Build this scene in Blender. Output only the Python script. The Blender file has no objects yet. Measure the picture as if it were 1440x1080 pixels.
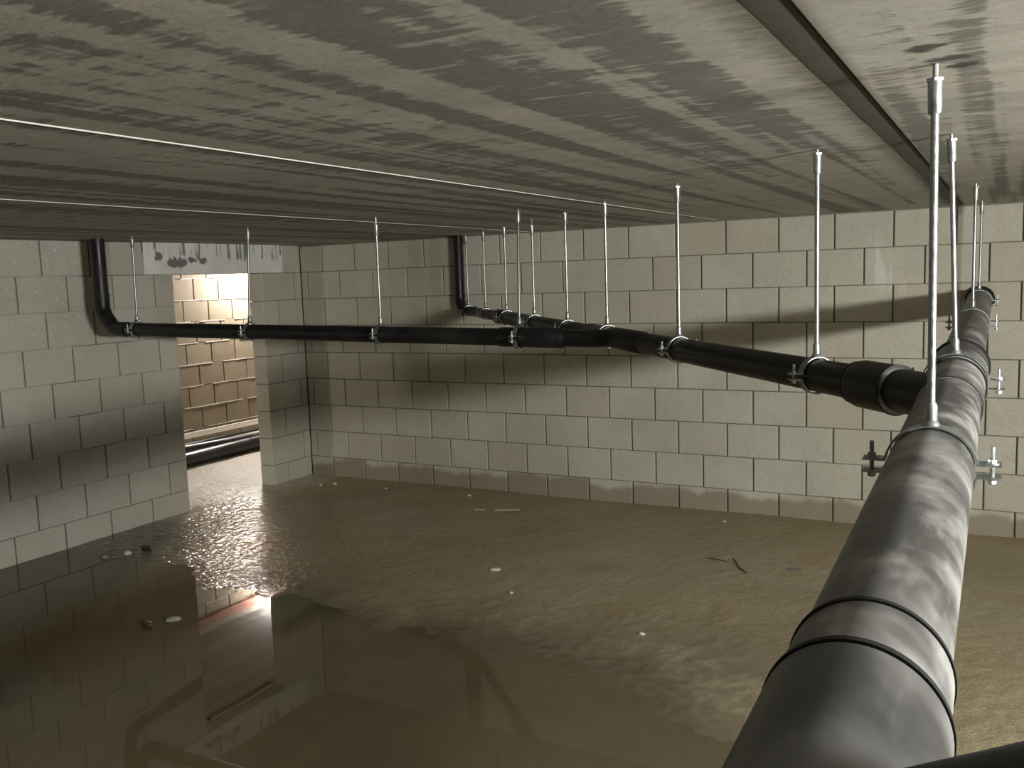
import bpy, math, random
import numpy as np
from mathutils import Vector, Matrix

SC = bpy.context.scene
COL = SC.collection
random.seed(7)
PI = math.pi

# ------------------------------------------------------------------ camera
CAMZ = 1.4485
H = 1.7478            # ceiling underside
WB = 5.305            # back wall plane (Y)
WL = -4.699           # left wall plane (X)
cam_d = bpy.data.cameras.new('camera')
cam_d.sensor_width = 36.0
cam_d.lens = 31.995
cam_d.clip_start = 0.02
cam = bpy.data.objects.new('camera', cam_d)
COL.objects.link(cam)
F = Vector((-0.4784, 0.8706, -0.1150)).normalized()
Rt = Vector((0.8778, 0.4778, -0.0340))
Rt = (Rt - F * Rt.dot(F)).normalized()
Up = Rt.cross(F)
M = Matrix((Rt, Up, -F)).transposed().to_4x4()
M.translation = Vector((0, 0, CAMZ))
cam.matrix_world = M
SC.camera = cam

# ------------------------------------------------------------------ world, lights, exposure
w = bpy.data.worlds.new('world')
w.use_nodes = True
w.node_tree.nodes['Background'].inputs[0].default_value = (0.5, 0.5, 0.45, 1)
w.node_tree.nodes['Background'].inputs[1].default_value = 0.0
SC.world = w


def lamp(name, loc, power, radius, col=(1, 1, 1)):
    d = bpy.data.lights.new(name, 'POINT')
    d.energy = power
    d.shadow_soft_size = radius
    d.color = col
    o = bpy.data.objects.new(name, d)
    o.location = loc
    COL.objects.link(o)
    return o


kd = bpy.data.lights.new('room_work_light', 'AREA')      # LED panel work light standing right of the pipe
kd.shape = 'RECTANGLE'
kd.size, kd.size_y = 0.70, 0.12
kd.energy = 132
kd.color = (1.0, 0.985, 0.935)
ko = bpy.data.objects.new('room_work_light', kd)
ko.location = (1.9, 0.9, 1.395)
ko.rotation_euler = Vector((-0.86, 0.50, -0.02)).to_track_quat('-Z', 'Y').to_euler()
COL.objects.link(ko)
lamp('corridor_work_light', (-6.50, 6.68, 1.68), 150, 0.08, (1.0, 0.93, 0.90))
lamp('corridor_fill_light', (-5.6, 3.2, 0.8), 14, 0.08, (1.0, 0.95, 0.80))  # unseen fill lamp, added to brighten the reveal of the opening

SC.view_settings.view_transform = 'Standard'
SC.view_settings.look = 'None'
SC.view_settings.gamma = 1.0
SC.view_settings.use_curve_mapping = False
SC.view_settings.exposure = 0.2


# ------------------------------------------------------------------ helpers
class NT:
    def __init__(s, name):
        s.m = bpy.data.materials.new(name)
        s.m.use_nodes = True
        s.t = s.m.node_tree
        s.b = s.t.nodes['Principled BSDF']

    def n(s, typ, ins=None, **kw):
        x = s.t.nodes.new(typ)
        for k, v in kw.items():
            setattr(x, k, v)
        if ins:
            for k, v in ins.items():
                s.put(x, k, v)
        return x

    def put(s, node, k, v):
        sock = node.inputs[k]
        if isinstance(v, bpy.types.NodeSocket):
            s.t.links.new(v, sock)
        elif hasattr(v, 'outputs'):
            s.t.links.new(v.outputs[0], sock)
        else:
            sock.default_value = v

    def pos(s):
        return s.n('ShaderNodeNewGeometry').outputs['Position']

    def scaled(s, vec, sc, off=(0, 0, 0)):
        return s.n('ShaderNodeMapping', {'Vector': vec, 'Scale': sc, 'Location': off}).outputs[0]

    def noise(s, vec, scale=5, detail=4, rough=0.55, dist=0.0):
        return s.n('ShaderNodeTexNoise', {'Vector': vec, 'Scale': scale, 'Detail': detail, 'Roughness': rough,
                                          'Distortion': dist}).outputs[0]

    def math(s, op, a, b=None, c=None, clamp=False):
        x = s.n('ShaderNodeMath', operation=op)
        x.use_clamp = clamp
        s.put(x, 0, a)
        if b is not None:
            s.put(x, 1, b)
        if c is not None:
            s.put(x, 2, c)
        return x.outputs[0]

    def ramp(s, v, lo, hi, a=0.0, b=1.0):
        x = s.n('ShaderNodeMapRange', {'Value': v, 'From Min': lo, 'From Max': hi, 'To Min': a, 'To Max': b})
        x.interpolation_type = 'SMOOTHSTEP'
        return x.outputs[0]

    def mix(s, f, a, b):
        x = s.n('ShaderNodeMix', data_type='RGBA')
        for i, v in ((0, f), (6, a), (7, b)):
            if isinstance(v, bpy.types.NodeSocket):
                s.t.links.new(v, x.inputs[i])
            else:
                x.inputs[i].default_value = v if i == 0 else (*v, 1)
        return x.outputs[2]

    def bump(s, h, strength=0.3, dist=0.01):
        x = s.n('ShaderNodeBump', {'Height': h, 'Strength': strength, 'Distance': dist})
        s.t.links.new(x.outputs[0], s.b.inputs['Normal'])
        return x

    def set(s, **kw):
        for k, v in kw.items():
            k = k.replace('_', ' ')
            if isinstance(v, tuple) and len(v) == 3:
                v = (*v, 1)
            s.put(s.b, k, v)
        return s


class MB:
    """collects geometry for ONE mesh"""

    def __init__(s):
        s.v, s.f, s.a = [], [], []

    def add(s, vs, fs, val=0.5):
        o = len(s.v)
        s.v += [tuple(x) for x in vs]
        s.f += [tuple(i + o for i in f) for f in fs]
        s.a += [val] * len(fs)

    def box(s, lo, hi, val=0.5):
        x0, y0, z0 = lo
        x1, y1, z1 = hi
        s.add([(x0, y0, z0), (x1, y0, z0), (x1, y1, z0), (x0, y1, z0), (x0, y0, z1), (x1, y0, z1), (x1, y1, z1), (x0, y1, z1)],
              [(0, 3, 2, 1), (4, 5, 6, 7), (0, 1, 5, 4), (1, 2, 6, 5), (2, 3, 7, 6), (3, 0, 4, 7)], val)

    def obox(s, c, ax, ay, az, hx, hy, hz):
        """box with axes"""
        c = Vector(c)
        vs = []
        for k in (-1, 1):
            for i, j in ((-1, -1), (1, -1), (1, 1), (-1, 1)):
                vs.append(c + ax * (hx * i) + ay * (hy * j) + az * (hz * k))
        s.add(vs, [(0, 3, 2, 1), (4, 5, 6, 7), (0, 1, 5, 4), (1, 2, 6, 5), (2, 3, 7, 6), (3, 0, 4, 7)])

    def tube(s, pts, rad, seg=32, caps=True, inner=None):
        pts = [Vector(p) for p in pts]
        n = len(pts)
        if not hasattr(rad, '__len__'):
            rad = [rad] * n
        tang = []
        for i in range(n):
            a = pts[max(i - 1, 0)]
            b = pts[min(i + 1, n - 1)]
            d = b - a
            if d.length < 1e-9:
                d = tang[-1] if tang else Vector((0, 0, 1))
            tang.append(d.normalized())
        t0 = tang[0]
        ref = Vector((0, 0, 1)) if abs(t0.z) < 0.9 else Vector((1, 0, 0))
        u = t0.cross(ref).normalized()
        vs = []
        for i in range(n):
            t = tang[i]
            u = (u - t * u.dot(t)).normalized()
            vv = t.cross(u)
            for k in range(seg):
                a = 2 * PI * k / seg
                vs.append(pts[i] + (u * math.cos(a) + vv * math.sin(a)) * rad[i])
        fs = []
        for i in range(n - 1):
            for k in range(seg):
                k2 = (k + 1) % seg
                fs.append((i * seg + k, i * seg + k2, (i + 1) * seg + k2, (i + 1) * seg + k))
        if caps:
            fs.append(tuple(range(seg - 1, -1, -1)))
            fs.append(tuple((n - 1) * seg + k for k in range(seg)))
        s.add(vs, fs)

    def ring(s, c, axis, ri, ro, wid, seg=40, a0=0.0, a1=2 * PI, up=Vector((0, 0, 1))):
        """flat band around axis, from angle a0 to a1 measured from the side vector"""
        axis = Vector(axis).normalized()
        side = axis.cross(up).normalized()
        up2 = side.cross(axis).normalized()
        full = abs(a1 - a0 - 2 * PI) < 1e-6
        n = seg if full else seg + 1
        vs = []
        for k in range(n):
            a = a0 + (a1 - a0) * k / seg
            d = side * math.cos(a) + up2 * math.sin(a)
            for r, h in ((ri, -1), (ro, -1), (ro, 1), (ri, 1)):
                vs.append(Vector(c) + d * r + axis * (h * wid / 2))
        fs = []
        for k in range(seg):
            k2 = (k + 1) % n
            for q in range(4):
                q2 = (q + 1) % 4
                fs.append((k * 4 + q, k * 4 + q2, k2 * 4 + q2, k2 * 4 + q))
        if not full:
            fs.append((0, 1, 2, 3))
            fs.append(tuple((n - 1) * 4 + q for q in (3, 2, 1, 0)))
        s.add(vs, fs)

    def build(s, name, m, parent=None, smooth=True, origin=None, attr=False, angle=35):
        me = bpy.data.meshes.new(name)
        vs = s.v
        if origin is not None:
            ox, oy, oz = origin
            vs = [(x - ox, y - oy, z - oz) for x, y, z in vs]
        me.from_pydata(vs, [], s.f)
        me.update()
        import bmesh
        bm = bmesh.new()
        bm.from_mesh(me)
        bmesh.ops.recalc_face_normals(bm, faces=bm.faces)
        bm.to_mesh(me)
        bm.free()
        if attr:
            at = me.attributes.new('rnd', 'FLOAT', 'FACE')
            at.data.foreach_set('value', s.a)
        if smooth:
            me.shade_smooth()
            me.set_sharp_from_angle(angle=math.radians(angle))
        me.materials.append(m)
        o = bpy.data.objects.new(name, me)
        COL.objects.link(o)
        if origin is not None and parent is None:
            o.location = origin
        if parent is not None:
            o.parent = parent
        return o


def thing(name, loc, label, cat, group=None):
    o = bpy.data.objects.new(name, None)
    o.empty_display_size = 0.1
    o.location = loc
    COL.objects.link(o)
    tag(o, label, cat, group)
    return o


def tag(o, label, cat, group=None):
    o['label'] = label
    o['category'] = cat
    if group:
        o['group'] = group
    return o


def structure(o):
    o['kind'] = 'structure'
    return o


# ------------------------------------------------------------------ materials
def block_material(name, light, dark, brown, damp_top=0.10, spl=None, streak=None, rough=0.85):
    t = NT(name)
    P = t.pos()
    rnd = t.n('ShaderNodeAttribute', attribute_name='rnd').outputs['Fac']
    n1 = t.noise(P, 2.2, 5, 0.6)
    n2 = t.noise(P, 60, 3, 0.6)
    n3 = t.noise(P, 9, 4, 0.6)
    c = t.mix(t.ramp(n1, 0.3, 0.7), dark, light)
    c = t.mix(t.ramp(rnd, 0.55, 1.0, 0.0, 0.45), c, brown)
    c = t.mix(t.ramp(n3, 0.5, 0.8, 0.0, 0.35), c, brown)
    c = t.mix(t.ramp(n2, 0.35, 0.75, 0.0, 0.22), c, tuple(x * 0.5 for x in dark))
    sep = t.n('ShaderNodeSeparateXYZ', {'Vector': P})
    z = sep.outputs[2]
    # pale mortar splashes (spots with a fixed place)
    if spl:
        (ax, c0, z0, rad) = spl
        d = t.n('ShaderNodeVectorMath', {0: P, 1: (c0[0], c0[1], z0)}, operation='DISTANCE').outputs['Value']
        vor = t.n('ShaderNodeTexVoronoi', {'Vector': P, 'Scale': 26, 'Randomness': 1.0}).outputs['Distance']
        sp = t.math('MULTIPLY', t.ramp(vor, 0.30, 0.14), t.ramp(d, rad, rad * 0.3))
        sp = t.math('MULTIPLY', sp, t.ramp(t.noise(P, 14, 2), 0.45, 0.6))
        c = t.mix(t.math('MULTIPLY', sp, 0.75), c, (0.75, 0.73, 0.68))
    if streak:
        x0, z0 = streak
        sv = t.noise(t.scaled(P, (26, 1, 3.0)), 1.0, 3, 0.6)
        m = t.math('MULTIPLY', t.ramp(sv, 0.52, 0.66), t.ramp(t.math('ABSOLUTE', t.math('SUBTRACT', sep.outputs[0], x0)), 0.20, 0.05))
        m = t.math('MULTIPLY', m, t.ramp(t.math('ABSOLUTE', t.math('SUBTRACT', z, z0)), 0.22, 0.06))
        c = t.mix(t.math('MULTIPLY', m, 0.6), c, (0.78, 0.76, 0.70))
    # damp foot of the wall
    wn = t.noise(t.scaled(P, (3.2, 3.2, 1.0)), 1.6, 4, 0.6)
    top = t.math('ADD', t.math('MULTIPLY', wn, 0.16), damp_top - 0.08)
    top = t.math('ADD', top, t.math('MULTIPLY', rnd, 0.035))
    damp = t.ramp(t.math('SUBTRACT', z, top), 0.022, -0.020)
    c = t.mix(t.math('MULTIPLY', damp, 0.72), c, (brown[0] * 0.54, brown[1] * 0.49, brown[2] * 0.42))
    bmp = t.math('ADD', t.math('MULTIPLY', n2, 0.5), t.noise(P, 230, 2))
    t.bump(bmp, 0.25, 0.004)
    t.set(Base_Color=c, Roughness=t.math('SUBTRACT', rough, t.math('MULTIPLY', damp, 0.25)))
    return t.m


MAT = {}
MAT['block_back'] = block_material('sand_lime_block', (0.60, 0.58, 0.485), (0.51, 0.49, 0.405), (0.46, 0.415, 0.325), 0.10,
                                   streak=(-0.54, 1.46))
MAT['block_left'] = block_material('sand_lime_block_grey', (0.62, 0.60, 0.53), (0.53, 0.51, 0.44), (0.49, 0.45, 0.385), -0.06,
                                   spl=('x', (WL, 3.25), 1.52, 0.55))
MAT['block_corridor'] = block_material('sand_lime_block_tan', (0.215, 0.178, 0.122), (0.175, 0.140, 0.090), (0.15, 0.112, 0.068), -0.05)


def mortar_material(name, a):
    t = NT(name)
    n = t.noise(t.pos(), 40, 3)
    t.set(Base_Color=t.mix(n, tuple(x * 0.7 for x in a), a), Roughness=0.9)
    return t.m


MAT['mortar'] = mortar_material('mortar', (0.28, 0.26, 0.20))
MAT['mortar_pale'] = mortar_material('pale_mortar', (0.62, 0.58, 0.50))


def concrete_ceiling():
    t = NT('hollow_core_concrete')
    P = t.pos()
    # long bands running along the slab, broken up by short cross strokes
    band = t.noise(t.scaled(P, (12.0, 0.30, 1)), 1.0, 2, 0.5, 0.2)
    bm = t.ramp(band, 0.36, 0.64)
    st1 = t.noise(t.scaled(P, (6.5, 26, 1)), 1.0, 4, 0.62, 0.6)
    st2 = t.noise(t.scaled(P, (17, 75, 1), (3, 1, 0)), 1.0, 3, 0.6, 0.3)
    patch = t.noise(P, 2.6, 4, 0.6)
    fine = t.noise(t.scaled(P, (40, 130, 1)), 1.0, 3, 0.6)
    strokes = t.math('ADD', t.math('MULTIPLY', st1, 0.65), t.math('MULTIPLY', st2, 0.35))
    e = t.math('ADD', strokes, t.math('MULTIPLY', t.math('SUBTRACT', bm, 0.5), 0.33))
    e = t.math('ADD', e, t.math('MULTIPLY', t.math('SUBTRACT', patch, 0.5), 0.22))
    dark = t.ramp(e, 0.47, 0.62, 0.0, 0.88)
    cloud = t.noise(t.scaled(P, (4.5, 9, 1), (7, 3, 0)), 1.0, 5, 0.65, 0.5)
    c = t.mix(t.ramp(patch, 0.35, 0.7), (0.40, 0.39, 0.35), (0.475, 0.462, 0.412))
    c = t.mix(t.ramp(fine, 0.4, 0.7, 0.0, 0.25), c, (0.34, 0.325, 0.28))
    c = t.mix(t.ramp(cloud, 0.40, 0.68, 0.0, 0.55), c, (0.29, 0.28, 0.24))
    c = t.mix(dark, c, (0.145, 0.142, 0.125))
    c = t.mix(t.ramp(patch, 0.55, 0.8, 0, 0.3), c, (0.42, 0.375, 0.31))
    # dirt bleeding from the open slab joint, plus its shade put into the colour
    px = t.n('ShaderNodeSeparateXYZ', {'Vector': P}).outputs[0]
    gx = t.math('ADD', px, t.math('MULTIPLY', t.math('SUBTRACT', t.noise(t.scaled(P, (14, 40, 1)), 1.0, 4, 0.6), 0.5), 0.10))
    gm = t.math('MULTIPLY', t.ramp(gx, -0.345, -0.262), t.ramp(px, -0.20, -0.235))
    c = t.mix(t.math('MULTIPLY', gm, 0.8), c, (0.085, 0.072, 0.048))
    # oily drip stains around the nearest rod
    for (x, y, r) in ((-0.113, 1.435, 0.045), (-0.085, 1.53, 0.05), (-0.075, 1.585, 0.04)):
        d = t.n('ShaderNodeVectorMath', {0: t.scaled(P, (1.0, 1.35, 1)), 1: (x, y * 1.35, H)}, operation='DISTANCE').outputs['Value']
        d = t.math('ADD', d, t.math('MULTIPLY', t.math('SUBTRACT', t.noise(t.scaled(P, (22, 60, 1)), 1.0, 3), 0.5), 0.075))
        c = t.mix(t.ramp(d, r * 0.80, r * 0.42, 0, 0.92), c, (0.035, 0.032, 0.024))
    t.bump(t.math('ADD', t.math('MULTIPLY', strokes, 0.7), fine), 0.30, 0.004)
    t.set(Base_Color=c, Roughness=0.8)
    return t.m


MAT['ceiling'] = concrete_ceiling()


def lintel_material():
    t = NT('lintel_concrete')
    P = t.pos()
    sep = t.n('ShaderNodeSeparateXYZ', {'Vector': P})
    y, z = sep.outputs[1], sep.outputs[2]
    n = t.noise(P, 7, 5, 0.6)
    c = t.mix(t.ramp(n, 0.35, 0.7), (0.80, 0.80, 0.77), (0.90, 0.90, 0.87))
    # dark runs of old bitumen from the slab joint
    run = t.noise(t.scaled(P, (1, 34, 2.0)), 1.0, 3, 0.6)
    length = t.math('ADD', t.math('MULTIPLY', t.noise(t.scaled(P, (1, 9, 0.0)), 1.0, 3), 0.24), -0.03)
    m = t.math('MULTIPLY', t.ramp(run, 0.50, 0.57, 0, 0.9), t.ramp(t.math('SUBTRACT', H, z), length, t.math('SUBTRACT', length, 0.02)))
    # one larger smear left of the middle
    for (yy, zz, ry, rz) in ((4.15, 1.622, 0.10, 0.038), (4.00, 1.665, 0.035, 0.035), (4.36, 1.632, 0.045, 0.033), (4.27, 1.64, 0.04, 0.02)):
        dy = t.math('DIVIDE', t.math('SUBTRACT', y, yy), ry)
        dz = t.math('DIVIDE', t.math('SUBTRACT', z, zz), rz)
        d = t.math('SQRT', t.math('ADD', t.math('MULTIPLY', dy, dy), t.math('MULTIPLY', dz, dz)))
        d = t.math('ADD', d, t.math('MULTIPLY', t.math('SUBTRACT', t.noise(t.scaled(P, (1, 40, 30)), 1.0, 3), 0.5), 1.9))
        m = t.math('MAXIMUM', m, t.ramp(d, 0.95, 0.65))
    c = t.mix(t.math('MULTIPLY', m, 0.85), c, (0.10, 0.10, 0.095))
    t.bump(n, 0.2, 0.004)
    t.set(Base_Color=c, Roughness=0.85)
    return t.m


MAT['lintel'] = lintel_material()


def mud_material():
    t = NT('wet_mud')
    P = t.pos()
    sep = t.n('ShaderNodeSeparateXYZ', {'Vector': P})
    x, y = sep.outputs[0], sep.outputs[1]
    big = t.noise(P, 0.9, 4, 0.55)
    mid = t.noise(P, 5, 5, 0.6)
    grit = t.noise(P, 70, 4, 0.65)
    c = t.mix(t.ramp(big, 0.38, 0.66), (0.345, 0.290, 0.172), (0.425, 0.372, 0.252))
    c = t.mix(t.ramp(t.noise(P, 1.8, 4, 0.55), 0.50, 0.72, 0, 0.7), c, (0.32, 0.215, 0.09))
    c = t.mix(t.ramp(grit, 0.4, 0.75, 0, 0.3), c, (0.14, 0.115, 0.075))
    # fine silt, dark and smooth, wherever the mud is about level with the water
    silt = t.math('MULTIPLY', t.ramp(sep.outputs[2], 0.010, 0.001), t.math('MULTIPLY', t.ramp(y, 3.9, 2.9), t.ramp(x, 0.0, -1.0)))
    c = t.mix(silt, c, (0.145, 0.121, 0.076))
    soak = t.math('MULTIPLY', t.ramp(x, -3.7, -4.3), t.ramp(y, 4.2, 3.7))
    c = t.mix(soak, c, (0.105, 0.088, 0.056))
    # glare painted pale at the corridor opening; unseen right side paled to bounce light
    glare_bounce = t.math('MAXIMUM', t.math('MULTIPLY', t.ramp(t.math('ADD', x, t.math('MULTIPLY', t.math('SUBTRACT', mid, 0.5), 0.8)), -4.25, -4.75), t.ramp(y, 3.75, 4.15, 0.0, 0.9)), t.math('MULTIPLY', t.ramp(x, 0.5, 1.4), 0.8))
    c = t.mix(glare_bounce, c, (0.55, 0.51, 0.42))
    h = t.math('ADD', t.math('MULTIPLY', t.noise(P, 24, 2, 0.5), 1.0), t.math('MULTIPLY', t.noise(P, 62, 2, 0.5), 0.40))
    h_grit = t.math('ADD', t.math('MULTIPLY', t.noise(P, 75, 3, 0.65), 0.8), t.math('MULTIPLY', t.noise(P, 9, 3, 0.6), 0.5))
    # ripply trodden zone in front of the opening
    d = t.n('ShaderNodeVectorMath', {0: P, 1: (-3.85, 3.65, 0)}, operation='DISTANCE').outputs['Value']
    st = t.ramp(d, 1.5, 0.5, 0.55, 1.0)
    st = t.math('MULTIPLY', st, t.ramp(t.math('MULTIPLY', silt, t.ramp(d, 0.6, 1.1)), 0.0, 1.0, 1.0, 0.12))
    zone = t.ramp(d, 1.7, 1.0)
    h = t.math('ADD', t.math('MULTIPLY', h, zone), t.math('MULTIPLY', h_grit, t.math('SUBTRACT', 1.0, zone)))
    b = t.bump(h, 0.4, 0.012)
    t.t.links.new(st, b.inputs['Strength'])
    t.put(b, 'Distance', t.ramp(d, 1.5, 0.8, 0.012, 0.0125))
    wet = t.noise(P, 1.6, 3, 0.5)
    ro = t.ramp(wet, 0.35, 0.65, 0.34, 0.52)
    ro = t.math('MINIMUM', ro, t.ramp(d, 0.7, 1.5, 0.035, 0.55))
    ro = t.math('MINIMUM', ro, t.ramp(silt, 0.0, 1.0, 0.55, 0.10))
    t.set(Base_Color=c, Roughness=ro, IOR=1.48)
    return t.m


MAT['mud'] = mud_material()


def water_material():
    t = NT('muddy_water')
    P = t.pos()
    n = t.noise(P, 1.1, 4, 0.55)
    c = t.mix(t.ramp(n, 0.35, 0.65), (0.108, 0.088, 0.052), (0.142, 0.119, 0.066))
    c = t.mix(t.ramp(t.noise(P, 0.7, 2), 0.5, 0.7, 0, 0.6), c, (0.125, 0.080, 0.042))
    t.bump(t.noise(P, 6, 2), 0.02, 0.01)
    t.set(Base_Color=c, Roughness=0.02, IOR=1.30)
    return t.m


MAT['water'] = water_material()


def plastic(name, base, dust, amount, rough=0.38):
    t = NT(name)
    P = t.pos()
    n1 = t.noise(P, 7, 3, 0.55, 0.3)
    n2 = t.noise(t.scaled(P, (30, 8, 30)), 1.0, 4, 0.6)
    f = t.math('MULTIPLY', t.ramp(n1, 0.40, 0.72), amount)
    f = t.math('ADD', f, t.math('MULTIPLY', t.ramp(n2, 0.5, 0.8), amount * 0.5))
    c = t.mix(f, base, dust)
    ro = t.ramp(n1, 0.3, 0.75, rough - 0.06, rough + 0.16)
    t.bump(n2, 0.04, 0.003)
    t.set(Base_Color=c, Roughness=ro)
    return t.m


MAT['pe_main'] = plastic('dusty_black_polyethylene', (0.052, 0.052, 0.050), (0.42, 0.417, 0.405), 0.64, 0.42)
MAT['pe_near'] = plastic('scuffed_black_polyethylene', (0.045, 0.045, 0.044), (0.30, 0.298, 0.29), 0.38, 0.38)
MAT['pe'] = plastic('black_polyethylene', (0.008, 0.008, 0.009), (0.06, 0.058, 0.05), 0.25, 0.36)
MAT['ring_black'] = plastic('black_ring_edge_shade', (0.004, 0.004, 0.004), (0.01, 0.01, 0.01), 0.2, 0.75)


def galvanised():
    t = NT('galvanised_steel')
    n = t.noise(t.pos(), 60, 3)
    t.set(Base_Color=t.mix(n, (0.34, 0.375, 0.37), (0.50, 0.54, 0.53)), Metallic=0.9, Roughness=t.ramp(n, 0.3, 0.7, 0.32, 0.48))
    return t.m


MAT['zinc'] = galvanised()


def plain(name, a, b, scale=20, rough=0.8):
    t = NT(name)
    t.set(Base_Color=t.mix(t.noise(t.pos(), scale, 4), a, b), Roughness=rough)
    return t.m


MAT['grime_shade'] = plain('shaded_grimy_joint', (0.020, 0.017, 0.010), (0.060, 0.050, 0.032), 24)  # dirt and the shade of the chamfer, both put into this dark colour
MAT['joint_lit'] = plain('lit_joint_edge', (0.62, 0.61, 0.56), (0.72, 0.71, 0.66), 14)
MAT['wood'] = plain('old_wood', (0.16, 0.11, 0.06), (0.28, 0.20, 0.12), 40)
MAT['dark_wood'] = plain('soaked_wood', (0.035, 0.025, 0.015), (0.07, 0.05, 0.03), 40, 0.5)
MAT['chip'] = plain('pale_stone', (0.55, 0.53, 0.46), (0.75, 0.73, 0.66), 30)
MAT['rubble'] = plain('grey_rubble', (0.22, 0.20, 0.16), (0.40, 0.37, 0.31), 30)
MAT['straw'] = plain('dry_straw', (0.45, 0.40, 0.28), (0.62, 0.57, 0.42), 30)
MAT['plank'] = plain('pale_plank', (0.55, 0.50, 0.42), (0.72, 0.68, 0.60), 12)
MAT['red_wood'] = plain('red_brown_timber', (0.16, 0.055, 0.035), (0.26, 0.10, 0.065), 12)

# ------------------------------------------------------------------ walls of blocks
BH, BW = 0.2, 0.3025


def rows():
    """z ranges of the courses, from the ceiling down"""
    out = []
    z = H
    k = 1
    while z > -0.05:
        out.append((k, max(z - BH, -0.06), z))
        z -= BH
        k += 1
    return out


def split(s0, s1, off, step=BW, minw=0.02):
    xs = [s0]
    n = math.ceil((s0 + minw - off) / step)
    while off + n * step < s1 - minw:
        xs.append(off + n * step)
        n += 1
    xs.append(s1)
    return list(zip(xs[:-1], xs[1:]))


def block(mb, P, s0, s1, z0, z1, gap_v=0.0085, gap_h=0.0026, depth=0.018, bev=0.004, rng=random, ends=(True, True), tint=None, cut=0.0):
    """one block face; P(s, z, d) -> point, d = depth behind the face"""
    v = rng.random() if tint is None else tint
    dd = rng.uniform(-0.0012, 0.0012)
    a = s0 + (gap_v / 2 if ends[0] else 0)
    b = s1 - (gap_v / 2 if ends[1] else 0)
    c = z0 + gap_h / 2
    d = z1 - gap_h / 2 - cut
    bv = bev
    vs = []
    for (aa, bb, cc, de, dp) in ((a, b, c, d, depth), (a, b, c, d, bv * 0.8), (a + bv, b - bv, c + bv * 0.5, d - bv * 0.5, 0)):
        for (s, z) in ((aa, cc), (bb, cc), (bb, de), (aa, de)):
            vs.append(P(s, z, dp + dd))
    fs = [(8, 9, 10, 11)]
    for l in (0, 4):
        for k in range(4):
            k2 = (k + 1) % 4
            fs.append((l + k, l + k2, l + 4 + k2, l + 4 + k))
    mb.add(vs, fs, v)


def quad(mb, P, s0, s1, z0, z1, d, val=0.3):
    mb.add([P(s0, z0, d), P(s1, z0, d), P(s1, z1, d), P(s0, z1, d)], [(0, 1, 2, 3)], val)


# back wall
Pb = lambda s, z, d: (s, WB + d, z)
mb = MB()
for k, z0, z1 in rows():
    off = -4.4897 if k % 2 else -4.4897 - 0.1480
    for a, b in split(WL, 6.8, off):
        block(mb, Pb, a, b, z0, z1, gap_h=0.0042 if k in (5, 6, 1) else 0.003, cut=0.006 if k == 1 else 0)
back = structure(mb.build('wall_back', MAT['block_back'], smooth=False, attr=True))
mb = MB()
mb.box((WL, WB + 0.0175, -0.1), (6.8, WB + 0.12, H + 0.02))
m_ = mb.build('mortar_bed', MAT['mortar'], back, smooth=False)

# left wall: courses left of the opening, pier right of it, lintel above
Pl = lambda s, z, d: (WL - d, s, z)
JL, JR, TH = 4.103, 4.890, 0.125         # opening edges and wall thickness
LZ = H - BH                              # lintel underside
mb = MB()
for k, z0, z1 in rows():
    off = 3.2085 if k % 2 else 3.052
    if k == 1:
        segs = split(-5.6, 3.885, off, minw=0.08)
        segs += [(5.115, WB)]
    else:
        segs = split(-5.6, JL, off)
        j = 5.05 if k % 2 else 5.235
        segs += [(JR, j), (j, WB)]
    for a, b in segs:
        block(mb, Pl, a, b, z0, z1, ends=(a not in (JR,), b not in (JL, WB)), tint=0.95 if k == 9 else None)
    if k > 1:
        # reveal faces of the opening
        Pr = lambda s, z, d: (s, JR + d, z)
        block(mb, Pr, WL - TH, WL, z0, z1, ends=(False, False), gap_h=0.004)
        Pj = lambda s, z, d: (s, JL - d, z)
        block(mb, Pj, WL - TH, WL, z0, z1, ends=(False, False), gap_h=0.004)
left = structure(mb.build('wall_left', MAT['block_left'], smooth=False, attr=True))
mb = MB()
mb.box((WL - TH, -5.6, -0.1), (WL - 0.0175, JL - 0.0175, H + 0.02))
mb.box((WL - TH, JR + 0.0175, -0.1), (WL - 0.0175, 8.4, H + 0.02))
mb.box((WL - TH, JL - 0.02, LZ), (WL - 0.0175, JR + 0.02, H + 0.02))
mb.build('mortar_bed', MAT['mortar'], left, smooth=False)
# glue squeezed out of the bed joints (pale thin lines on the left wall)
mb = MB()
rg = random.Random(3)
for k, z0, z1 in rows():
    if k > 7 or z0 < 0:
        continue
    for (a, b) in ((1.0, JL - 0.01),):
        s = a
        while s < b:
            e = min(b, s + rg.uniform(0.05, 0.25))
            if rg.random() < 0.75:
                hh = rg.uniform(0.0012, 0.0022)
                mb.box((WL - 0.012, s, z0 - hh), (WL + rg.uniform(0.0, 0.0015), e, z0 + hh))
            s = e
mb.build('mortar_squeeze', MAT['mortar_pale'], left, smooth=False)

# lintel over the opening
mb = MB()
mb.box((WL - TH, 3.887, LZ + 0.002), (WL + 0.002, 5.113, H))
structure(mb.build('trim_1', MAT['lintel'], smooth=False))

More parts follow.
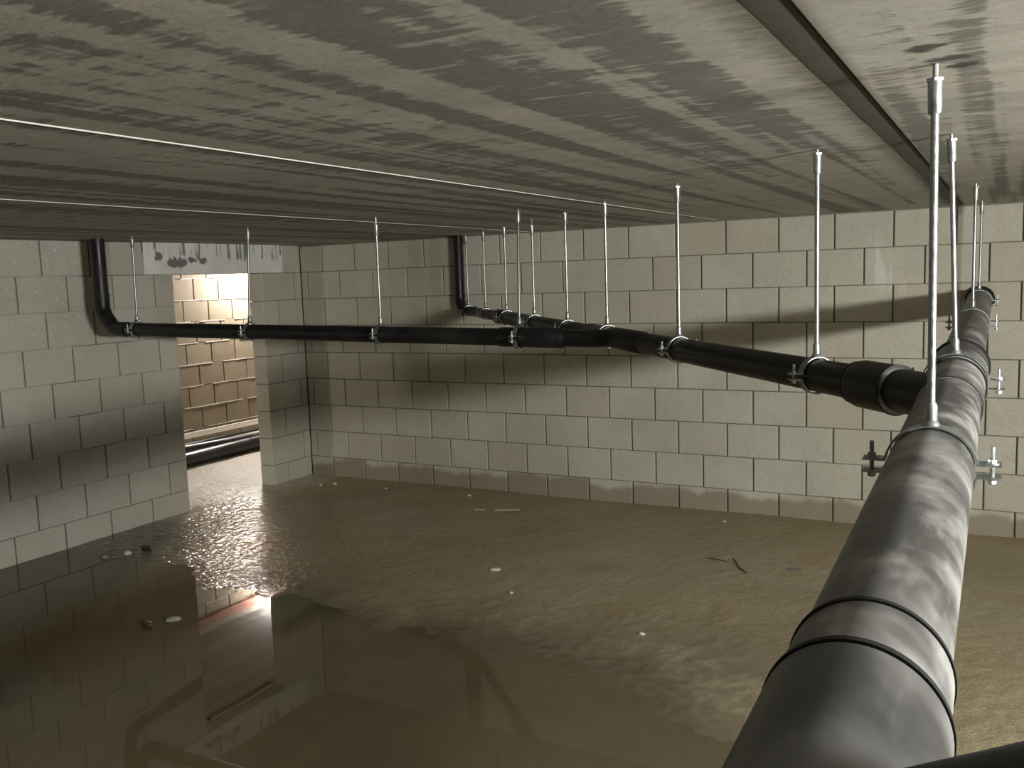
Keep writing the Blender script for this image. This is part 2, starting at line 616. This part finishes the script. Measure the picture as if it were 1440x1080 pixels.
# corridor wall
XC = -6.70
Pc = lambda s, z, d: (XC - d, s, z)
mb = MB()
for k, z0, z1 in rows():
    off = 5.942 if k % 2 else 6.080
    for a, b in split(3.0, 8.4, off, 0.3035):
        block(mb, Pc, a, b, z0, z1, gap_h=0.004)
corr = structure(mb.build('wall_corridor', MAT['block_corridor'], smooth=False, attr=True))
mb = MB()
mb.box((XC - 0.12, 3.0, -0.1), (XC - 0.0175, 8.4, H + 0.02))
mb.build('mortar_bed', MAT['mortar'], corr, smooth=False)
mb = MB()
rg = random.Random(11)
for k, z0, z1 in rows():
    if z0 < 0.0:
        continue
    s = 4.5
    while s < 7.6:
        e = s + rg.uniform(0.03, 0.14)
        if rg.random() < 0.85:
            hh = rg.uniform(0.002, 0.0045)
            zc = z0 + rg.uniform(-0.002, 0.002)
            mb.box((XC - 0.012, s, zc - hh), (XC + rg.uniform(0.002, 0.007), e, zc + hh))
        s = e
mb.build('mortar_squeeze', MAT['mortar_pale'], corr, smooth=False)

# rest of the room shell
mb = MB()
mb.box((6.8, -5.6, -0.1), (6.9, WB + 0.1, H + 0.02))
structure(mb.build('wall_right', MAT['block_back'], smooth=False, attr=True))
mb = MB()
mb.box((WL - TH, -5.7, -0.1), (6.9, -5.6, H + 0.02))
structure(mb.build('wall_front', MAT['block_back'], smooth=False, attr=True))
mb = MB()
mb.box((XC - 0.1, 8.4, -0.1), (WL, 8.5, H + 0.02))
structure(mb.build('wall_corridor_end', MAT['block_corridor'], smooth=False, attr=True))
mb = MB()
mb.box((XC - 0.1, 2.9, -0.1), (WL - TH, 3.0, H + 0.02))
structure(mb.build('wall_corridor_start', MAT['block_corridor'], smooth=False, attr=True))

# ------------------------------------------------------------------ ceiling of hollow core slabs
mb = MB()
edges = [-6.85, -5.24, -3.995, -2.753, -1.510, -0.226, 1.02, 2.27, 3.52, 4.77, 6.9]
Y0, Y1, TOP = -5.7, 8.5, H + 0.2
for i in range(len(edges) - 1):
    a, b = edges[i], edges[i + 1]
    if abs(b + 0.226) < 1e-3:
        prof = [(a, H), (b - 0.046, H), (b - 0.030, H + 0.002), (b - 0.004, H + 0.030), (b - 0.004, TOP), (a, TOP)]
    else:
        prof = [(a + 0.002, H), (b - 0.006, H), (b - 0.001, H + 0.006), (b - 0.001, TOP), (a + 0.002, TOP)]
    n = len(prof)
    vs = [(x, Y0, z) for x, z in prof] + [(x, Y1, z) for x, z in prof]
    fs = [(k, (k + 1) % n, n + (k + 1) % n, n + k) for k in range(n)]
    fs += [tuple(range(n - 1, -1, -1)), tuple(range(n, 2 * n))]
    mb.add(vs, fs)
ceil_o = structure(mb.build('ceiling', MAT['ceiling'], smooth=False))
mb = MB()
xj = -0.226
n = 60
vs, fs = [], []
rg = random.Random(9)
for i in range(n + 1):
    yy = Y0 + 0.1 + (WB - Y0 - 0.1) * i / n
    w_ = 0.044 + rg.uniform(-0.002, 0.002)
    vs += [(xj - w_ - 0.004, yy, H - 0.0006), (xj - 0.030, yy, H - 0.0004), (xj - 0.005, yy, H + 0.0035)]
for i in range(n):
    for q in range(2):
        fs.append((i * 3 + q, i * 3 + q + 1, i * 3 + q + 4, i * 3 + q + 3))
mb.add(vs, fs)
mb.build('dark_joint_strip', MAT['grime_shade'], ceil_o)  # strip laid over the chamfer to darken it, dirt and shade in one
for xj, hz in ((-1.510, 0.0026), (-2.753, 0.0022)):
    mb = MB()
    mb.box((xj - 0.0025, Y0, H - hz), (xj + 0.0012, WB, H + 0.004))  # added strip, its pale colour stands in for the lit joint edge
    mb.build('lit_joint_strip', MAT['joint_lit'], ceil_o, smooth=False)

# ------------------------------------------------------------------ floor: trodden mud, with a hollow that holds water
rs = np.random.RandomState(5)


def vnoise(x, y, sc, seed):
    r = np.random.RandomState(seed).rand(256, 256)
    u = x * sc + 1000.3
    v = y * sc + 1000.7
    iu = np.floor(u).astype(int)
    iv = np.floor(v).astype(int)
    fu = u - iu
    fv = v - iv
    fu = fu * fu * (3 - 2 * fu)
    fv = fv * fv * (3 - 2 * fv)
    g = lambda i, j: r[i % 256, j % 256]
    return (g(iu, iv) * (1 - fu) + g(iu + 1, iv) * fu) * (1 - fv) + (g(iu, iv + 1) * (1 - fu) + g(iu + 1, iv + 1) * fu) * fv - 0.5


def shore(x):
    """Y below which the floor sinks under the water"""
    return 2.72 - 0.06 * (x + 2.6) - 0.22 * np.clip(x + 1.5, 0, None) ** 1.6 + 0.12 * np.clip(-3.4 - x, 0, None)


def floor_h(x, y):
    h = 0.014 * vnoise(x, y, 1.3, 1) + 0.006 * vnoise(x, y, 4.1, 2) + 0.003 * vnoise(x, y, 13, 3)
    h = h + 0.006 * vnoise(x, y, 36, 4) * np.clip(1.0 * (vnoise(x, y, 1.1, 14) + 0.45), 0.12, 1) * np.clip(np.hypot(x + 3.85, y - 3.6) - 0.6, 0.1, 1)
    h = h + 0.002 * vnoise(x * 1.0, y * 1.0, 22, 6) * np.clip(1.6 - np.hypot(x + 3.7, y - 3.5), 0, 1)
    d = shore(x) + 0.25 * vnoise(x, y, 2.2, 8) - y           # >0 inside the pool
    t = np.clip((d + 0.55) / 0.75, 0, 1)
    t = t * t * (3 - 2 * t)
    return 0.009 + h * (1 - 0.55 * t) - 0.026 * t


xs = np.concatenate([np.arange(-6.85, -4.8, 0.03), np.arange(-4.8, 0.7, 0.014), np.arange(0.7, 6.95, 0.15)])
ys = np.concatenate([np.arange(-5.75, 1.3, 0.15), np.arange(1.3, 5.34, 0.014), np.arange(5.34, 8.55, 0.05)])
X, Y = np.meshgrid(xs, ys)
Z = floor_h(X, Y)
nx, ny = len(xs), len(ys)
co = np.stack([X.ravel(), Y.ravel(), Z.ravel()], 1)
idx = np.arange(nx * ny).reshape(ny, nx)
fc = np.stack([idx[:-1, :-1].ravel(), idx[:-1, 1:].ravel(), idx[1:, 1:].ravel(), idx[1:, :-1].ravel()], 1)
me = bpy.data.meshes.new('floor')
me.vertices.add(len(co))
me.vertices.foreach_set('co', co.ravel())
me.loops.add(fc.size)
me.loops.foreach_set('vertex_index', fc.ravel())
me.polygons.add(len(fc))
me.polygons.foreach_set('loop_start', np.arange(0, fc.size, 4))
me.polygons.foreach_set('loop_total', np.full(len(fc), 4))
me.update(calc_edges=True)
me.validate()
me.shade_smooth()
me.materials.append(MAT['mud'])
fl = bpy.data.objects.new('floor', me)
COL.objects.link(fl)
structure(fl)


def fz(x, y):
    return float(floor_h(np.array([float(x)]), np.array([float(y)]))[0])


# standing water
mb = MB()
n = 40
pts = []
for i in range(n + 1):
    x = WL + 0.002 + (0.6 - WL) * i / n
    pts.append((x, float(shore(np.array(x))) + 0.42))
vs = [(x, 0.9, 0.0) for x, _ in pts] + [(x, max(y, 0.95), 0.0) for x, y in pts]
fs = [(i, i + 1, n + 2 + i, n + 1 + i) for i in range(n)]
mb.add(vs, fs)
pud = mb.build('puddle', MAT['water'], smooth=False, origin=(-2.2, 2.0, 0.0))
tag(pud, 'still brown puddle over the left foreground of the muddy floor', 'puddle')

# ------------------------------------------------------------------ the thick main pipe
def axis(y):
    return Vector((-0.118 - 0.009 * (y - 3), y, 1.074 + 0.035 * y))


AX = (axis(5) - axis(0)).normalized()
RM, RF, RN = 0.063, 0.057, 0.070
main = thing('main_drain_pipe', axis(0.6), 'thick dusty black drain pipe running from the foreground to the back wall', 'pipe')


def lpart(mb, name, mat, root, **kw):
    """build with world coordinates, as a child of root"""
    return mb.build(name, mat, root, origin=tuple(root.location), **kw)


def seg(y0, y1, r, name, mat, bev=0.004, seg_=64):
    m = MB()
    if bev:
        m.tube([axis(y0), axis(y0), axis(y0 + bev), axis(y1 - bev), axis(y1), axis(y1)],
               [r - bev * 2, r - bev, r, r, r - bev, r - bev * 2], seg_)
    else:
        m.tube([axis(y0), axis(y1)], r, seg_)
    return lpart(m, name, mat, main)


seg(-1.2, 0.700, RN, 'socket_pipe', MAT['pe_near'])
seg(0.706, 0.795, RN - 0.0035, 'coupler', MAT['pe_main'], 0.003)
seg(0.780, 2.11, RM, 'pipe_section', MAT['pe_main'], 0)
seg(2.10, 2.40, RM + 0.0035, 'wye_fitting', MAT['pe_main'], 0.002)
seg(2.40, 2.72, RM + 0.007, 'socket', MAT['pe_main'], 0.003)
seg(2.70, 5.30, RF, 'pipe_section', MAT['pe_main'], 0)
for y, r, wd in ((0.703, RN + 0.0012, 0.007), (0.797, RN - 0.002, 0.006), (2.103, RM + 0.0038, 0.005), (2.385, RM + 0.008, 0.006), (2.735, RM + 0.0115, 0.026),
                 (5.285, RF + 0.013, 0.030)):
    m = MB()
    m.ring(axis(y), AX, RF - 0.004, r, wd, 64)
    lpart(m, 'edge_ring', MAT['ring_black'], main)  # black of the rings also stands in for shadow at the fitting edges
# socket stub of the wye pointing to the thinner branch, 45 degrees
AD = Vector((-0.7022, 0.7120, 0.0172)).normalized()      # direction of branch A away from the main pipe


def apt(x):
    """point on the axis of the long diagonal branch"""
    y = 2.453 + 1.0139 * (-0.44 - x)
    d = math.hypot(x + 0.44, y - 2.453) * (1 if x < -0.44 else -1)
    return Vector((x, y, 1.171 + 0.0185 * d))


A0 = apt(-0.118)
m = MB()
m.tube([A0, apt(-0.21), apt(-0.217)], [0.050, 0.050, 0.048], 48)
lpart(m, 'wye_arm', MAT['pe'], main)
# stub on the right side close to the lens
s0 = axis(0.50) - Vector((0, 0, 0.003))
m = MB()
sd = Vector((0.894, 0.0, 0.447))
m.tube([s0, s0 + sd * 0.30], 0.055, 48)
lpart(m, 'side_branch', MAT['pe'], main)
m = MB()
m.tube([s0 + sd * 0.158, s0 + sd * 0.162, s0 + sd * 0.235, s0 + sd * 0.239], [0.056, 0.066, 0.066, 0.056], 48)
lpart(m, 'side_coupler', MAT['pe'], main)

# ------------------------------------------------------------------ diagonal branch A
brA = thing('branch_pipe', apt(-0.8), 'thinner black branch pipe running diagonally from the wye fitting to the back wall riser', 'pipe')
RA = 0.0385
RA2 = 0.031
m = MB()
m.tube([apt(-0.22), apt(-0.85), apt(-1.25), apt(-2.62)], [0.0435, 0.0415, RA, RA], 40)
lpart(m, 'pipe_section', MAT['pe'], brA)
m = MB()
m.tube([apt(-0.216), apt(-0.219), apt(-0.305), apt(-0.318), apt(-0.335)], [0.050, 0.0575, 0.0575, 0.052, 0.0425], 48)
lpart(m, 'coupler', MAT['pe'], brA)
m = MB()
m.ring(apt(-0.222), AD, 0.038, 0.0595, 0.006, 48)
lpart(m, 'edge_ring', MAT['pe'], brA)
m = MB()
m.ring(apt(-0.322), AD, 0.038, 0.0525, 0.006, 48)
lpart(m, 'edge_ring', MAT['pe'], brA)
m = MB()
m.tube([apt(-2.56), apt(-2.565), apt(-2.66), apt(-2.70)], [0.040, 0.043, 0.043, 0.033], 40)
lpart(m, 'reducer', MAT['pe'], brA)
AE = apt(-3.19)
m = MB()
m.tube([apt(-2.66), AE], RA2, 36)
lpart(m, 'pipe_section', MAT['pe'], brA)
RX, RY = -3.262, 5.250
m = MB()
p1 = apt(-3.15)
p2 = apt(-3.205)
m.tube([p1, p2, Vector((RX + 0.02, RY - 0.015, AE.z + 0.012)), Vector((RX, RY, AE.z + 0.055)), Vector((RX, RY, AE.z + 0.11))],
       [RA2 + 0.003] * 5, 36)
lpart(m, 'elbow', MAT['pe'], brA)
m = MB()
m.tube([(RX, RY, AE.z + 0.09), (RX, RY, H)], RA2, 36)
lpart(m, 'riser', MAT['pe'], brA)
# wye body receiving the second branch
m = MB()
m.tube([apt(-1.20), apt(-1.205), apt(-1.60), apt(-1.605)], [0.039, 0.043, 0.043, 0.039], 40)
lpart(m, 'wye_fitting', MAT['pe'], brA)

# ------------------------------------------------------------------ branch B along the room
BY = 3.42


def bpt(x):
    return Vector((x, BY, 1.1945 + (-1.6 - x) * 0.0172))


brB = thing('branch_pipe', bpt(-3.0), 'straight black branch pipe crossing in front of the doorway to the left wall riser', 'pipe')
RB = 0.0378
m = MB()
m.tube([bpt(-4.36), bpt(-1.70)], RB, 40)
lpart(m, 'pipe_section', MAT['pe'], brB)
m = MB()
j = apt(-1.38)
m.tube([bpt(-1.93), bpt(-1.925), bpt(-1.628), bpt(-1.615)], [0.039, 0.0425, 0.0425, 0.036], 40)
lpart(m, 'coupler', MAT['pe'], brB)
m = MB()
m.tube([bpt(-1.65), bpt(-1.52), Vector((-1.42, BY + 0.005, j.z))], 0.036, 36)
lpart(m, 'spigot', MAT['pe'], brB)
RBX = -4.50
zb = bpt(-4.36).z
m = MB()
pth = [bpt(-4.30), bpt(-4.385), Vector((-4.405, BY, zb + 0.003)), Vector((-4.435, BY, zb + 0.024)), Vector((-4.475, BY, zb + 0.066)),
       Vector((-4.492, BY, zb + 0.095)), Vector((RBX, BY, zb + 0.125)), Vector((RBX, BY, zb + 0.19))]
m.tube(pth, [0.0415] * 8, 40)
lpart(m, 'elbow', MAT['pe'], brB)
m = MB()
m.tube([(RBX, BY, zb + 0.17), (RBX, BY, H)], 0.0395, 40)
lpart(m, 'riser', MAT['pe'], brB)
m = MB()
m.ring((RBX, BY, zb + 0.19), (0, 0, 1), 0.038, 0.0445, 0.008, 40, up=Vector((1, 0, 0)))
lpart(m, 'edge_ring', MAT['pe'], brB)


# ------------------------------------------------------------------ hangers: rod, socket, nut, clamp
def hanger(base, top, ax, rp, label, group, ears=True, stub=0.012, loose=0.003, bolt=0.06, bw=0.026):
    """base = point on the pipe axis; top = ceiling point"""
    base = Vector(base)
    top = Vector(top)
    ax = Vector(ax).normalized()
    h = thing('pipe_hanger', base, label, 'hanger', group)
    ri = rp + loose
    ro = ri + 0.003
    side = ax.cross(Vector((0, 0, 1))).normalized()
    upv = side.cross(ax).normalized()
    start = base + upv * (ro - 0.001)
    d = (top - start).normalized()
    m = MB()
    sock_t = top - d * stub
    m.tube([start + d * 0.02, sock_t - d * 0.03], 0.0061, 14)
    lpart(m, 'rod', MAT['zinc'], h)
    m = MB()
    m.tube([sock_t - d * 0.052, sock_t - d * 0.050, sock_t - d * 0.004, sock_t], [0.0088, 0.0100, 0.0108, 0.0108], 16)
    m.tube([sock_t - d * 0.004, sock_t + d * 0.001], 0.0135, 6)
    lpart(m, 'socket', MAT['zinc'], h)
    m = MB()
    m.tube([sock_t - d * 0.002, top], 0.0042, 10)
    lpart(m, 'threaded_stub', MAT['zinc'], h)
    m = MB()
    m.tube([start, start + d * 0.006, start + d * 0.008, start + d * 0.030, start + d * 0.036], [0.014, 0.0115, 0.0098, 0.0098, 0.0078], 12)
    lpart(m, 'nut', MAT['zinc'], h)
    gap = 0.14
    m = MB()
    m.ring(base, ax, ri, ro, bw, 28, gap, PI - gap)
    m.ring(base, ax, ri, ro, bw, 28, PI + gap, 2 * PI - gap)
    ze = ro * math.sin(gap)
    for sx in (-1, 1):
        for sz in (-1, 1):
            c = base + side * (sx * (ro + 0.014)) + upv * (sz * (ze + 0.0005))
            m.obox(c, side, ax, upv, 0.017, bw / 2, 0.0016)
    lpart(m, 'clamp_band', MAT['zinc'], h, smooth=True)
    for sx in (-1, 1):
        m = MB()
        c = base + side * (sx * (ro + 0.018))
        m.tube([c - upv * (bolt * 0.36), c + upv * (bolt * 0.64)], 0.0035, 10)
        m.tube([c + upv * (ze + 0.002), c + upv * (ze + 0.009)], 0.0072, 6)
        m.tube([c - upv * (ze + 0.010), c - upv * (ze + 0.002)], 0.0072, 6)
        m.tube([c + upv * (ze + 0.002), c + upv * (ze + 0.0035)], 0.0105, 16)
        m.tube([c - upv * (ze + 0.0035), c - upv * (ze + 0.002)], 0.0105, 16)
        lpart(m, 'bolt', MAT['zinc'], h)
    return h


gm = 'hangers of the thick main pipe'
hanger(axis(1.56), (-0.108, 1.556, H), AX, RM, 'tall zinc rod hanger on the thick pipe, nearest one, under the dark ceiling stain', gm, stub=0.022)
hanger(axis(2.43), (-0.130, 2.40, H), AX, RM + 0.007, 'zinc rod hanger on the ribbed socket of the thick pipe, just beyond the wye', gm)
hanger(axis(3.93), (-0.126, 3.95, H), AX, RF, 'zinc rod hanger on the thick pipe, between the ribbed socket and the wall end', gm)
hanger(axis(5.08), (-0.134, 5.09, H), AX, RF, 'zinc rod hanger on the thick pipe, last one, right against the back wall', gm)

ga = 'hangers of the diagonal branch pipe'
words = ['large zinc rod hanger on the diagonal branch, first beside the thick coupler',
         'zinc rod hanger on the diagonal branch, second from the thick coupler',
         'zinc rod hanger on the diagonal branch, third from the thick coupler',
         'zinc rod hanger just left of the joint where both branch pipes meet',
         'zinc rod hanger on the diagonal branch, fourth from the riser at the back wall',
         'small zinc rod hanger on the diagonal branch, third from the back wall riser',
         'small zinc rod hanger on the diagonal branch, second from the back wall riser',
         'smallest zinc rod hanger, touching the slim black riser at the back wall']
for i, (x, lab) in enumerate(zip((-0.44, -0.997, -1.457, -1.80, -2.16, -2.53, -2.87, -3.20), words)):
    p = apt(x)
    r = RA if x > -2.6 else RA2
    if -1.6 < x < -1.2:
        r = 0.043
    if x > -1.2:
        r = 0.0435 if x > -0.6 else 0.041
    st = 0.035 if i == 4 else 0.010
    hanger(p, (p.x, p.y, H), AD, r, lab, ga, stub=st, bolt=0.05, bw=0.020)

gb = 'hangers of the branch in front of the doorway'
words = ['zinc rod hanger next to the black elbow at the left wall',
         'zinc rod hanger hanging in front of the lit doorway edge',
         'zinc rod hanger at the middle of the straight branch, right of the room corner',
         'zinc rod hanger at the right end of the straight branch pipe']
for i, (xb, xt, yt, lab) in enumerate(((-4.223, -4.21, 3.42, words[0]), (-3.385, -3.395, 3.46, words[1]), (-2.565, -2.555, 3.41, words[2]), (-1.835, -1.865, 3.50, words[3]))):
    hanger(bpt(xb), (xt, yt, H), (1, 0, -0.017), 0.0425 if xb > -1.9 else RB, lab, gb, stub=0.030 if i == 2 else 0.010, loose=0.006, bolt=0.05, bw=0.020)

# ------------------------------------------------------------------ corridor contents
m = MB()
def lying(name, a, b, r, label, mat, cat='pipe', group=None, nseg=24):
    a = Vector(a)
    b = Vector(b)
    m = MB()
    m.tube([a, a.lerp(b, 0.5), b], r, nseg)
    return tag(m.build(name, mat, None, origin=tuple((a + b) / 2)), label, cat, group)


gl = 'loose pipes on the corridor floor'
lying('loose_pipe', (-5.82, 4.2, 0.075), (-5.90, 7.4, 0.075), 0.060, 'thick loose black pipe lying on the corridor floor, nearest the doorway', MAT['pe'], group=gl)
lying('loose_pipe', (-6.55, 4.2, 0.060), (-6.03, 6.9, 0.060), 0.042, 'slimmer loose black pipe lying behind the thick one in the corridor', MAT['pe'], group=gl)
lying('loose_pipe', (-6.62, 5.0, 0.03), (-6.42, 7.4, 0.07), 0.014, 'thin black conduit lying slanted along the corridor wall', MAT['pe'], group=gl)
m = MB()
m.box((XC + 0.012, 3.6, 0.075), (XC + 0.035, 7.9, 0.125))
tag(m.build('plank', MAT['plank'], smooth=False, origin=(XC + 0.02, 5.7, 0.02)), 'long pale plank lying along the foot of the corridor wall', 'plank')
m = MB()
m.box((XC + 0.002, 3.2, H - 0.085), (XC + 0.05, 8.2, H))
tag(m.build('batten', MAT['red_wood'], smooth=False, origin=(XC + 0.03, 5.7, H - 0.04)), 'red brown timber batten under the corridor ceiling, seen in the puddle reflection', 'batten')

# ------------------------------------------------------------------ debris on the mud
def lump(name, x, y, sx, sy, sz, mat, label, cat, seed, group=None, rot=0.0):
    r = random.Random(seed)
    nu, nv = 10, 7
    m = MB()
    vs = []
    for i in range(nv + 1):
        th = PI * i / nv
        for k in range(nu):
            ph = 2 * PI * k / nu
            q = 1 + r.uniform(-0.18, 0.18) if 0 < i < nv else 1
            a, b, c = sx * math.sin(th) * math.cos(ph) * q, sy * math.sin(th) * math.sin(ph) * q, sz * math.cos(th)
            vs.append((a * math.cos(rot) - b * math.sin(rot), a * math.sin(rot) + b * math.cos(rot), c))
    fs = []
    for i in range(nv):
        for k in range(nu):
            k2 = (k + 1) % nu
            fs.append((i * nu + k, i * nu + k2, (i + 1) * nu + k2, (i + 1) * nu + k))
    m.add(vs, fs)
    o = m.build(name, mat, None, angle=50)
    o.location = (x, y, max(fz(x, y), 0.0) + sz * 0.45)
    return tag(o, label, cat, group)


def twig(name, pts, r, mat, label, cat, lift=0.5):
    m = MB()
    P3 = [Vector((x, y, max(fz(x, y), 0.0) + r * lift + dz)) for x, y, dz in pts]
    m.tube(P3, [r * (1 - 0.35 * i / (len(P3) - 1)) for i in range(len(P3))], 8)
    return tag(m.build(name, mat, None, origin=tuple(P3[0])), label, cat)


lump('stone_chip', -2.219, 3.80, 0.030, 0.016, 0.008, MAT['chip'], 'pale flat stone chip at the middle of the muddy floor', 'stone', 1, rot=0.5)
twig('straw', [(-2.80, 4.815, 0.004), (-2.74, 4.835, 0.008), (-2.65, 4.87, 0.006)], 0.0045, MAT['straw'], 'pale straw lying on mud before the back wall', 'straw')
twig('straw', [(-2.93, 4.79, 0.002), (-2.86, 4.80, 0.004)], 0.004, MAT['straw'], 'short dull straw left of the longer pale straw by the back wall', 'straw')
twig('twig', [(-1.18, 4.37, 0.012), (-1.15, 4.33, 0.006), (-1.12, 4.27, 0.004), (-1.07, 4.21, 0.006)], 0.004, MAT['dark_wood'], 'dark curved twig on the mud left of the thick pipe', 'twig')
twig('twig', [(-1.31, 4.37, 0.004), (-1.25, 4.35, 0.006), (-1.19, 4.34, 0.004)], 0.003, MAT['dark_wood'], 'thin straight twig left of the curved one', 'twig')
twig('twig', [(-0.90, 4.34, 0.004), (-0.85, 4.36, 0.006)], 0.005, MAT['dark_wood'], 'tiny dark twig right beside the thick pipe', 'twig')
twig('twig', [(-2.14, 3.93, 0.002), (-2.02, 3.96, 0.006), (-1.99, 3.99, 0.002)], 0.0035, MAT['wood'], 'brown twig right of the pale flat stone chip', 'twig')
twig('stick', [(-2.345, 2.06, -0.006), (-2.338, 2.22, -0.004), (-2.335, 2.365, 0.002)], 0.012, MAT['dark_wood'], 'dark soaked stick lying in the puddle', 'stick', 0.3)
lump('rubble_stone', -4.33, 3.17, 0.022, 0.018, 0.012, MAT['rubble'], 'grey rubble stone near the left wall, leftmost of three', 'stone', 21)
lump('rubble_stone', -4.27, 3.27, 0.026, 0.020, 0.014, MAT['chip'], 'palest of the three rubble stones near the left wall', 'stone', 22)
lump('rubble_stone', -4.25, 3.385, 0.035, 0.022, 0.012, MAT['dark_wood'], 'dark rubble stone near the left wall, rightmost of three', 'stone', 23)
lump('rubble_stone', -3.21, 2.66, 0.036, 0.018, 0.012, MAT['rubble'], 'grey brown stone standing out of the puddle edge', 'stone', 24, rot=0.8)
lump('rubble_stone', -3.26, 2.57, 0.030, 0.018, 0.014, MAT['dark_wood'], 'dark wet stone in front of the grey brown one at the puddle edge', 'stone', 25)
lump('stone_chip', -1.27, 3.33, 0.014, 0.009, 0.006, MAT['chip'], 'small white chip on the mud beyond the pool', 'stone', 2)
lump('stone_chip', -1.99, 3.545, 0.010, 0.008, 0.006, MAT['chip'], 'tiny white chip in front of the flat stone chip', 'stone', 3)
lump('stone_chip', -3.16, 5.10, 0.014, 0.010, 0.008, MAT['chip'], 'white chip under the slim riser at the back wall', 'stone', 4)
lump('stone_chip', -4.28, 5.06, 0.020, 0.012, 0.010, MAT['chip'], 'white chip near the corner of pier and back wall', 'stone', 5)
lump('stone_chip', -4.36, 5.00, 0.013, 0.010, 0.008, MAT['chip'], 'small chip in front of the pier corner', 'stone', 6)
lump('stone_chip', -3.83, 5.07, 0.011, 0.009, 0.007, MAT['chip'], 'white chip at the foot of the back wall, between corner and riser', 'stone', 7)
lump('stone_chip', -1.42, 5.08, 0.010, 0.008, 0.006, MAT['chip'], 'tiny white chip before the back wall behind the curved twig', 'stone', 8)
